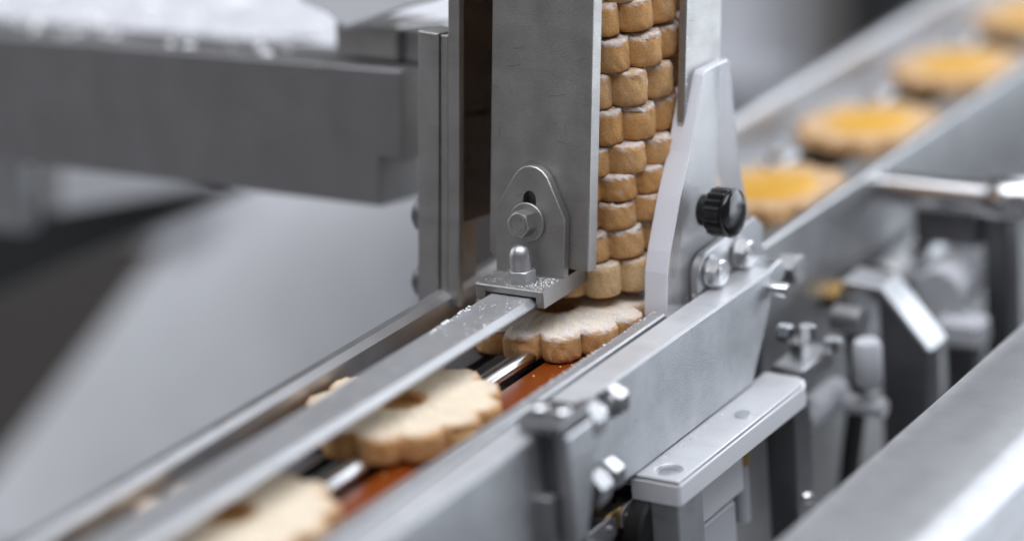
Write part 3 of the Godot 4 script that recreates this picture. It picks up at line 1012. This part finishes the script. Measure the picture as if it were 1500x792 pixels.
	box_part("upper_bar", Vector3(40, -86, 4), Vector3(51, -69, 52), M.white_plastic, t, 1.0)
	box_part("lower_bar", Vector3(40, -108, 4), Vector3(50, -87.5, 46), M.pale_paint, t, 1.0)
	# drive chain below
	t = thing("drive_chain", "brownish roller chain running below the clamp", "chain", "belt", Vector3(37, -64, -120))
	for k in 12:
		var s := -150.0 + k * 12.7
		var off := 1.2 if k % 2 == 0 else 0.0
		for sg in [-1.0, 1.0]:
			b = mb()
			var lk := circle(Vector2(s, -66), 5.0, 8, PI / 2, PI * 1.5)
			lk.append_array(circle(Vector2(s + 12.7, -66), 5.0, 8, -PI / 2, PI / 2))
			var a0: float = 37 + sg * (5.0 + off)
			b.prism(lk, Vector3.ZERO, Z, Y, X, a0 - 0.6, a0 + 0.6, 0.2)
			part("link_plate", b, M.brass if k % 3 == 0 else M.steel, t)
		b = mb()
		b.lathe([Vector2(0, -8), Vector2(1.9, -8), Vector2(1.9, -4.2), Vector2(4.0, -4.2), Vector2(4.0, 4.2), Vector2(1.9, 4.2), Vector2(1.9, 8), Vector2(0, 8)], Vector3(37, -66, s), X, 18)
		part("roller", b, M.steel, t)
	t = thing("black_roller", "black rubber roller at the bottom edge, left of the square post", "roller", "belt", Vector3(42, -74, -20))
	b = mb()
	b.lathe([Vector2(0, 0), Vector2(13, 0), Vector2(14, 1), Vector2(14, 6), Vector2(12.6, 7), Vector2(12.6, 11), Vector2(14, 12), Vector2(14, 18), Vector2(13, 19), Vector2(5, 19), Vector2(0, 19)], Vector3(32, -74, -14), X, 48)
	part("roller", b, M.black_rubber, t)
	t = thing("axle_block", "small steel axle block at the bottom edge beside the chain", "block", "belt", Vector3(40, -95, -45))
	box_part("block", Vector3(38, -110, -52), Vector3(50, -76, -32), M.steel, t, 0.8)
	# the machine's dark body underneath
	t = thing("machine_bed", "dark machine bed showing through gaps under the belt", "machine bed", "belt", Vector3(0, -200, 100))
	box_part("bed", Vector3(-60, -260, -380), Vector3(23, -41, 620), M.bed_steel, t, 2.0)
	box_part("tray", Vector3(30.5, -260, -380), Vector3(320, -240, 620), M.grey_paint, t, 2.0)

func far_conveyor():
	var t := thing("far_guard", "long steel side guard along the right of the far belt", "guard", "belt", Vector3(27, -50, 110))
	box_part("guard", Vector3(24, -85, 110), Vector3(30, -11, 640), M.steel, t, 1.0)
	# fingers between the jam biscuits
	var i := 0
	for s in [250.0, 352.0, 455.0]:
		t = thing("far_finger", ["blurred pusher finger between the first two jam biscuits", "blurred pusher finger between the second and third jam biscuits", "blurred pusher finger before the farthest jam biscuit"][i], "pusher", "belt", Vector3(-20, -30, s), "pusher fingers on the far belt")
		var b := mb()
		b.lathe([Vector2(0, -30), Vector2(3.4, -30), Vector2(3.8, -29), Vector2(4.0, -8), Vector2(3.6, -3), Vector2(2.4, -0.8), Vector2(0, 0)], Vector3(-22, -18, s), Z, 24)
		part("finger", b, M.steel, t)
		b = mb()
		b.box(Vector3(-25, -30, s - 22), Vector3(-19, -9, s - 16), 1.0)
		part("upright", b, M.steel, t)
		i += 1
	t = thing("cross_rod", "polished cross rod with clamping collar on the far guard's outside", "rod", "belt", Vector3(60, -19, 225))
	var b := mb()
	b.lathe([Vector2(0, 0), Vector2(6.4, 0), Vector2(6.4, 120), Vector2(0, 120)], Vector3(30, -20, 226), X, 32)
	part("rod", b, M.steel_polished, t)
	b = mb()
	b.lathe([Vector2(0, 0), Vector2(8.6, 0), Vector2(9.4, 1), Vector2(9.4, 18), Vector2(8.6, 19), Vector2(0, 19)], Vector3(79, -20, 226), X, 32)
	part("collar", b, M.steel_polished, t)
	t = thing("rod_support", "dark steel support block and post under the cross rod", "support", "belt", Vector3(70, -80, 240))
	box_part("block", Vector3(42, -46, 232), Vector3(71.5, -30, 244), M.steel_dark, t, 1.0)
	box_part("post", Vector3(72, -160, 236), Vector3(84, -30, 250), M.steel_dark, t, 1.0)
	t = thing("idler_roller", "grey roller lying along the far guard, below the cross rod", "roller", "belt", Vector3(42, -56, 200))
	b = mb()
	b.lathe([Vector2(0, 0), Vector2(9, 0), Vector2(10, 1.5), Vector2(10, 62), Vector2(9, 63.5), Vector2(0, 64)], Vector3(42, -55, 200), Z, 36)
	part("roller", b, M.steel, t)
	t = thing("return_roller", "pale fat roller between the bent cover and the dark post", "roller", "belt", Vector3(64, -62, 214))
	b = mb()
	b.lathe([Vector2(0, 0), Vector2(10, 0), Vector2(11, 1), Vector2(11, 24), Vector2(0, 24)], Vector3(62, -60, 210), Z, 36)
	part("roller", b, M.pale_paint, t)
	t = thing("bent_guard", "bent steel cover, lit slope and shaded body painted in, right of the side plate", "cover", "belt", Vector3(68, -140, 167))
	b = mb()
	b.prism(PackedVector2Array([Vector2(58, -160), Vector2(58, -44), Vector2(60, -43), Vector2(78.6, -65.5), Vector2(78.8, -160)]), Vector3.ZERO, X, Y, Z, 160.5, 174, 0.6)
	part("body", b, M.steel_dark, t)  # dark steel paints the shaded front of the cover
	b = mb()
	b.prism(PackedVector2Array([Vector2(43, -41), Vector2(59, -41.5), Vector2(79.6, -65.6), Vector2(81, -64.4), Vector2(60, -39.3), Vector2(43, -38.6)]), Vector3.ZERO, X, Y, Z, 159, 176, 0.5)
	part("lit_sloping_flap", b, M.steel_bright, t)  # bright steel split off to paint the slope as lit from above
	t = thing("pale_stop_block", "small pale block just right of the bent cover's tip", "block", "belt", Vector3(73, -90, 210))
	box_part("block", Vector3(63, -81, 204), Vector3(83, -69, 218), M.pale_paint, t, 2.0)
	box_part("stem", Vector3(66, -160, 206), Vector3(80, -81.1, 216), M.steel_dark, t, 1.0)
	t = thing("pale_guide_tubes", "cluster of pale blurred guide pieces below the bent cover", "guide", "belt", Vector3(58, -90, 125))
	b = mb()
	b.lathe([Vector2(0, 0), Vector2(5, 0), Vector2(6, 2), Vector2(6, 17), Vector2(5, 19), Vector2(0, 19)], Vector3(66, -71, 132), Y, 28)
	part("upright_tube", b, M.pale_paint, t)
	b = mb()
	b.lathe([Vector2(0, 0), Vector2(4, 0), Vector2(4, 17), Vector2(0, 17)], Vector3(55, -81, 134), X, 28)
	part("cross_tube", b, M.pale_paint, t)
	b = mb()
	b.lathe([Vector2(0, 0), Vector2(5.6, 0), Vector2(6.2, 1), Vector2(6.2, 34), Vector2(0, 34)], Vector3(45, -82, 112), Z, 32)
	part("long_tube", b, M.pale_paint, t)
	b = mb()
	b.lathe([Vector2(0, 0), Vector2(5, 0), Vector2(5.5, 1), Vector2(5.5, 13), Vector2(0, 13)], Vector3(48, -47, 140), X, 28)
	part("grey_cap", b, M.steel, t)
	t = thing("air_hose", "black air hose curling down between the white block and the bent cover", "hose", "belt", Vector3(40, -70, 150))
	b = mb()
	var path := [Vector3(31, -52, 176), Vector3(38, -56, 170), Vector3(45, -64, 164), Vector3(49, -76, 158), Vector3(50, -92, 153), Vector3(48, -112, 150), Vector3(44, -140, 150)]
	for k in path.size() - 1:
		b.lathe([Vector2(4.2, -0.6), Vector2(4.2, path[k].distance_to(path[k + 1]) + 0.6)], path[k], path[k + 1] - path[k], 20)
	part("hose", b, M.black_rubber, t)
	b = mb()
	b.hex(Vector3(30.1, -52, 176), X, 11, 5, 0.2)
	part("hose_fitting", b, M.brass, t)
	# small hardware at the end of the side plate
	t = thing("end_fitting", "cluster of small bright fittings just beyond the white block", "fitting", "belt", Vector3(50, -45, 108))
	for k in 4:
		b = mb()
		b.hex(Vector3([46.0, 54.0, 44.0, 58.0][k], [-38.0, -42.0, -50.0, -52.0][k], [96.0, 104.0, 112.0, 118.0][k]), X if k % 2 == 0 else Y, [6.5, 6.0, 7.0, 6.5][k], 5, 0.3 * k)
		part("nut", b, M.steel_polished, t)
	box_part("lug", Vector3(42, -60, 95), Vector3(56, -52, 122), M.steel, t, 0.8)

func table():
	var t := thing("side_table", "grey steel table edge at left, notched end, sugar on its top", "table", "level", Vector3(-260, 18, 60))
	var b := mb()
	b.prism(PackedVector2Array([Vector2(-520, 18), Vector2(-112, 18), Vector2(-112, 38), Vector2(-100.5, 38), Vector2(-100.5, 74), Vector2(-520, 74)]), Vector3.ZERO, X, Y, Z, 55, 96, 0.8)
	part("apron", b, M.table_steel, t)
	box_part("top", Vector3(-620, 70, 96.4), Vector3(-112, 73.8, 330), M.steel, t, 0.8)
	crumbs("sugar_grains", "spilled sugar lying over the steel table top, upper left", "level", scatter(900, Vector3(-500, 73.9, 60), Vector3(-160, 73.9, 320), 0.4, 3.5, 61) + scatter(160, Vector3(-560, 73.8, 150), Vector3(-260, 73.9, 320), 3.0, 11.0, 62), M.sugar)
	var hb := Builder.new(Vector3(-320, 73.8, 200))
	var hn := FastNoiseLite.new()
	hn.seed = 9
	hn.frequency = 0.02
	hn.fractal_octaves = 5
	var grid := func(i: int, j: int) -> Vector3:
		var px := -500.0 + i * 5.0
		var pz := 104.0 + j * 5.0
		var fall := minf(1.0, minf(minf(i, 66 - i) / 12.0, minf(j, 42 - j) / 8.0))
		return Vector3(px, 73.9 + maxf(-0.3, fall * (3.5 + 9.0 * hn.get_noise_2d(px, pz) + 1.2 * hn.get_noise_2d(px * 6.0, pz * 6.0))), pz)
	for i in 66:
		for j in 42:
			var p: Vector3 = grid.call(i, j); var q: Vector3 = grid.call(i + 1, j); var v2: Vector3 = grid.call(i + 1, j + 1); var w: Vector3 = grid.call(i, j + 1)
			var n1 := (w - p).cross(q - p).normalized()
			hb.quad(p, q, v2, w, n1 if n1.y > 0 else -n1)
	plain("heap_sugar", lin(0.52, 0.525, 0.55), 0.8)
	var heap := part("sugar_heap", hb, M.heap_sugar, self)
	heap.transform = place("level", Vector3(-320, 73.8, 200))
	heap.set_meta("kind", "stuff")
	heap.set_meta("label", "uneven white sugar heaped on the table top, upper left")
	heap.set_meta("category", "sugar")
	t = thing("dark_housing", "dark blurred housing on the table in the top left corner", "housing", "level", Vector3(-440, 75, 215))
	box_part("housing", Vector3(-520, 62, 205), Vector3(-421, 120, 240), M.dark_paint, t, 3.0)
	box_part("column", Vector3(-420, 62, 208), Vector3(-395, 120, 235), M.pale_sheet, t, 5.0)
	t = thing("table_support", "grey square leg under the table at the left edge", "leg post", "level", Vector3(-386, -100, 140))
	box_part("leg", Vector3(-424, -36, 139), Vector3(-384, 30, 150), M.steel, t, 1.0)
	t = thing("table_fixture", "grey block with a pale tilted lid on the table, by the magazine", "fixture", "level", Vector3(-120, 75, 75))
	box_part("block", Vector3(-143, 75.5, 68), Vector3(-112, 90, 100), M.steel_plate, t, 1.0)
	box_part("end_block", Vector3(-111.7, 75, 72), Vector3(-97, 89, 100), M.steel, t, 1.0)
	b = mb()
	b.prism(PackedVector2Array([Vector2(-157, 98), Vector2(-143, 94), Vector2(-133.5, 88), Vector2(-103, 98.5), Vector2(-88, 102.5), Vector2(-84, 140), Vector2(-157, 140)]), Vector3.ZERO, X, Y, Z, 62, 66, 0.8)
	part("lid", b, M.pale_sheet, t)
	t = thing("lower_bar", "dark strip in place of the shaded gap under the table at the left edge", "bar", "level", Vector3(-350, -40, 150))
	b = mb()
	b.prism(PackedVector2Array([Vector2(-520, -115), Vector2(-286, -12), Vector2(-286, -8), Vector2(-520, -62)]), Vector3.ZERO, X, Y, Z, 176, 200, 0.8)
	part("bar", b, M.dark_paint, t)  # dark bar put where only a shaded gap runs
	t = thing("pale_box", "pale blurred box front beneath the table, upper left", "box", "level", Vector3(-545, -110, 405))
	box_part("front", Vector3(-600, -100, 395), Vector3(-478, -30, 410), M.pale_sheet, t, 4.0)
	t = thing("shade_panel", "brown panel standing in for the shadow beyond the pale sheet, left edge", "panel", "level", Vector3(-800, -600, 640))
	box_part("panel", Vector3(-1300, -900, 640), Vector3(-300, -20, 650), M.shade_brown, t, 1.0)  # dark panel stands in for the shadow falling on the sheet

func cover():
	var t := thing("near_cover", "broad brushed steel cover along the lower right, rounded edge", "cover", "belt", Vector3(150, -80, -380))
	var b := mb()
	var pl := PackedVector2Array([Vector2(123.6, -130), Vector2(123.6, -45), Vector2(126.6, -42), Vector2(133, -42.0), Vector2(134, -41.4), Vector2(165, -41.4)])
	var arc := circle(Vector2(166, -51.4), 10.0, 10, PI / 2, 0.0)
	pl.append_array(arc)
	pl.append(Vector2(176, -130))
	b.prism(pl, Vector3.ZERO, X, Y, Z, -380, 640, 0.5)
	part("cover", b, M.steel_brushed, t)
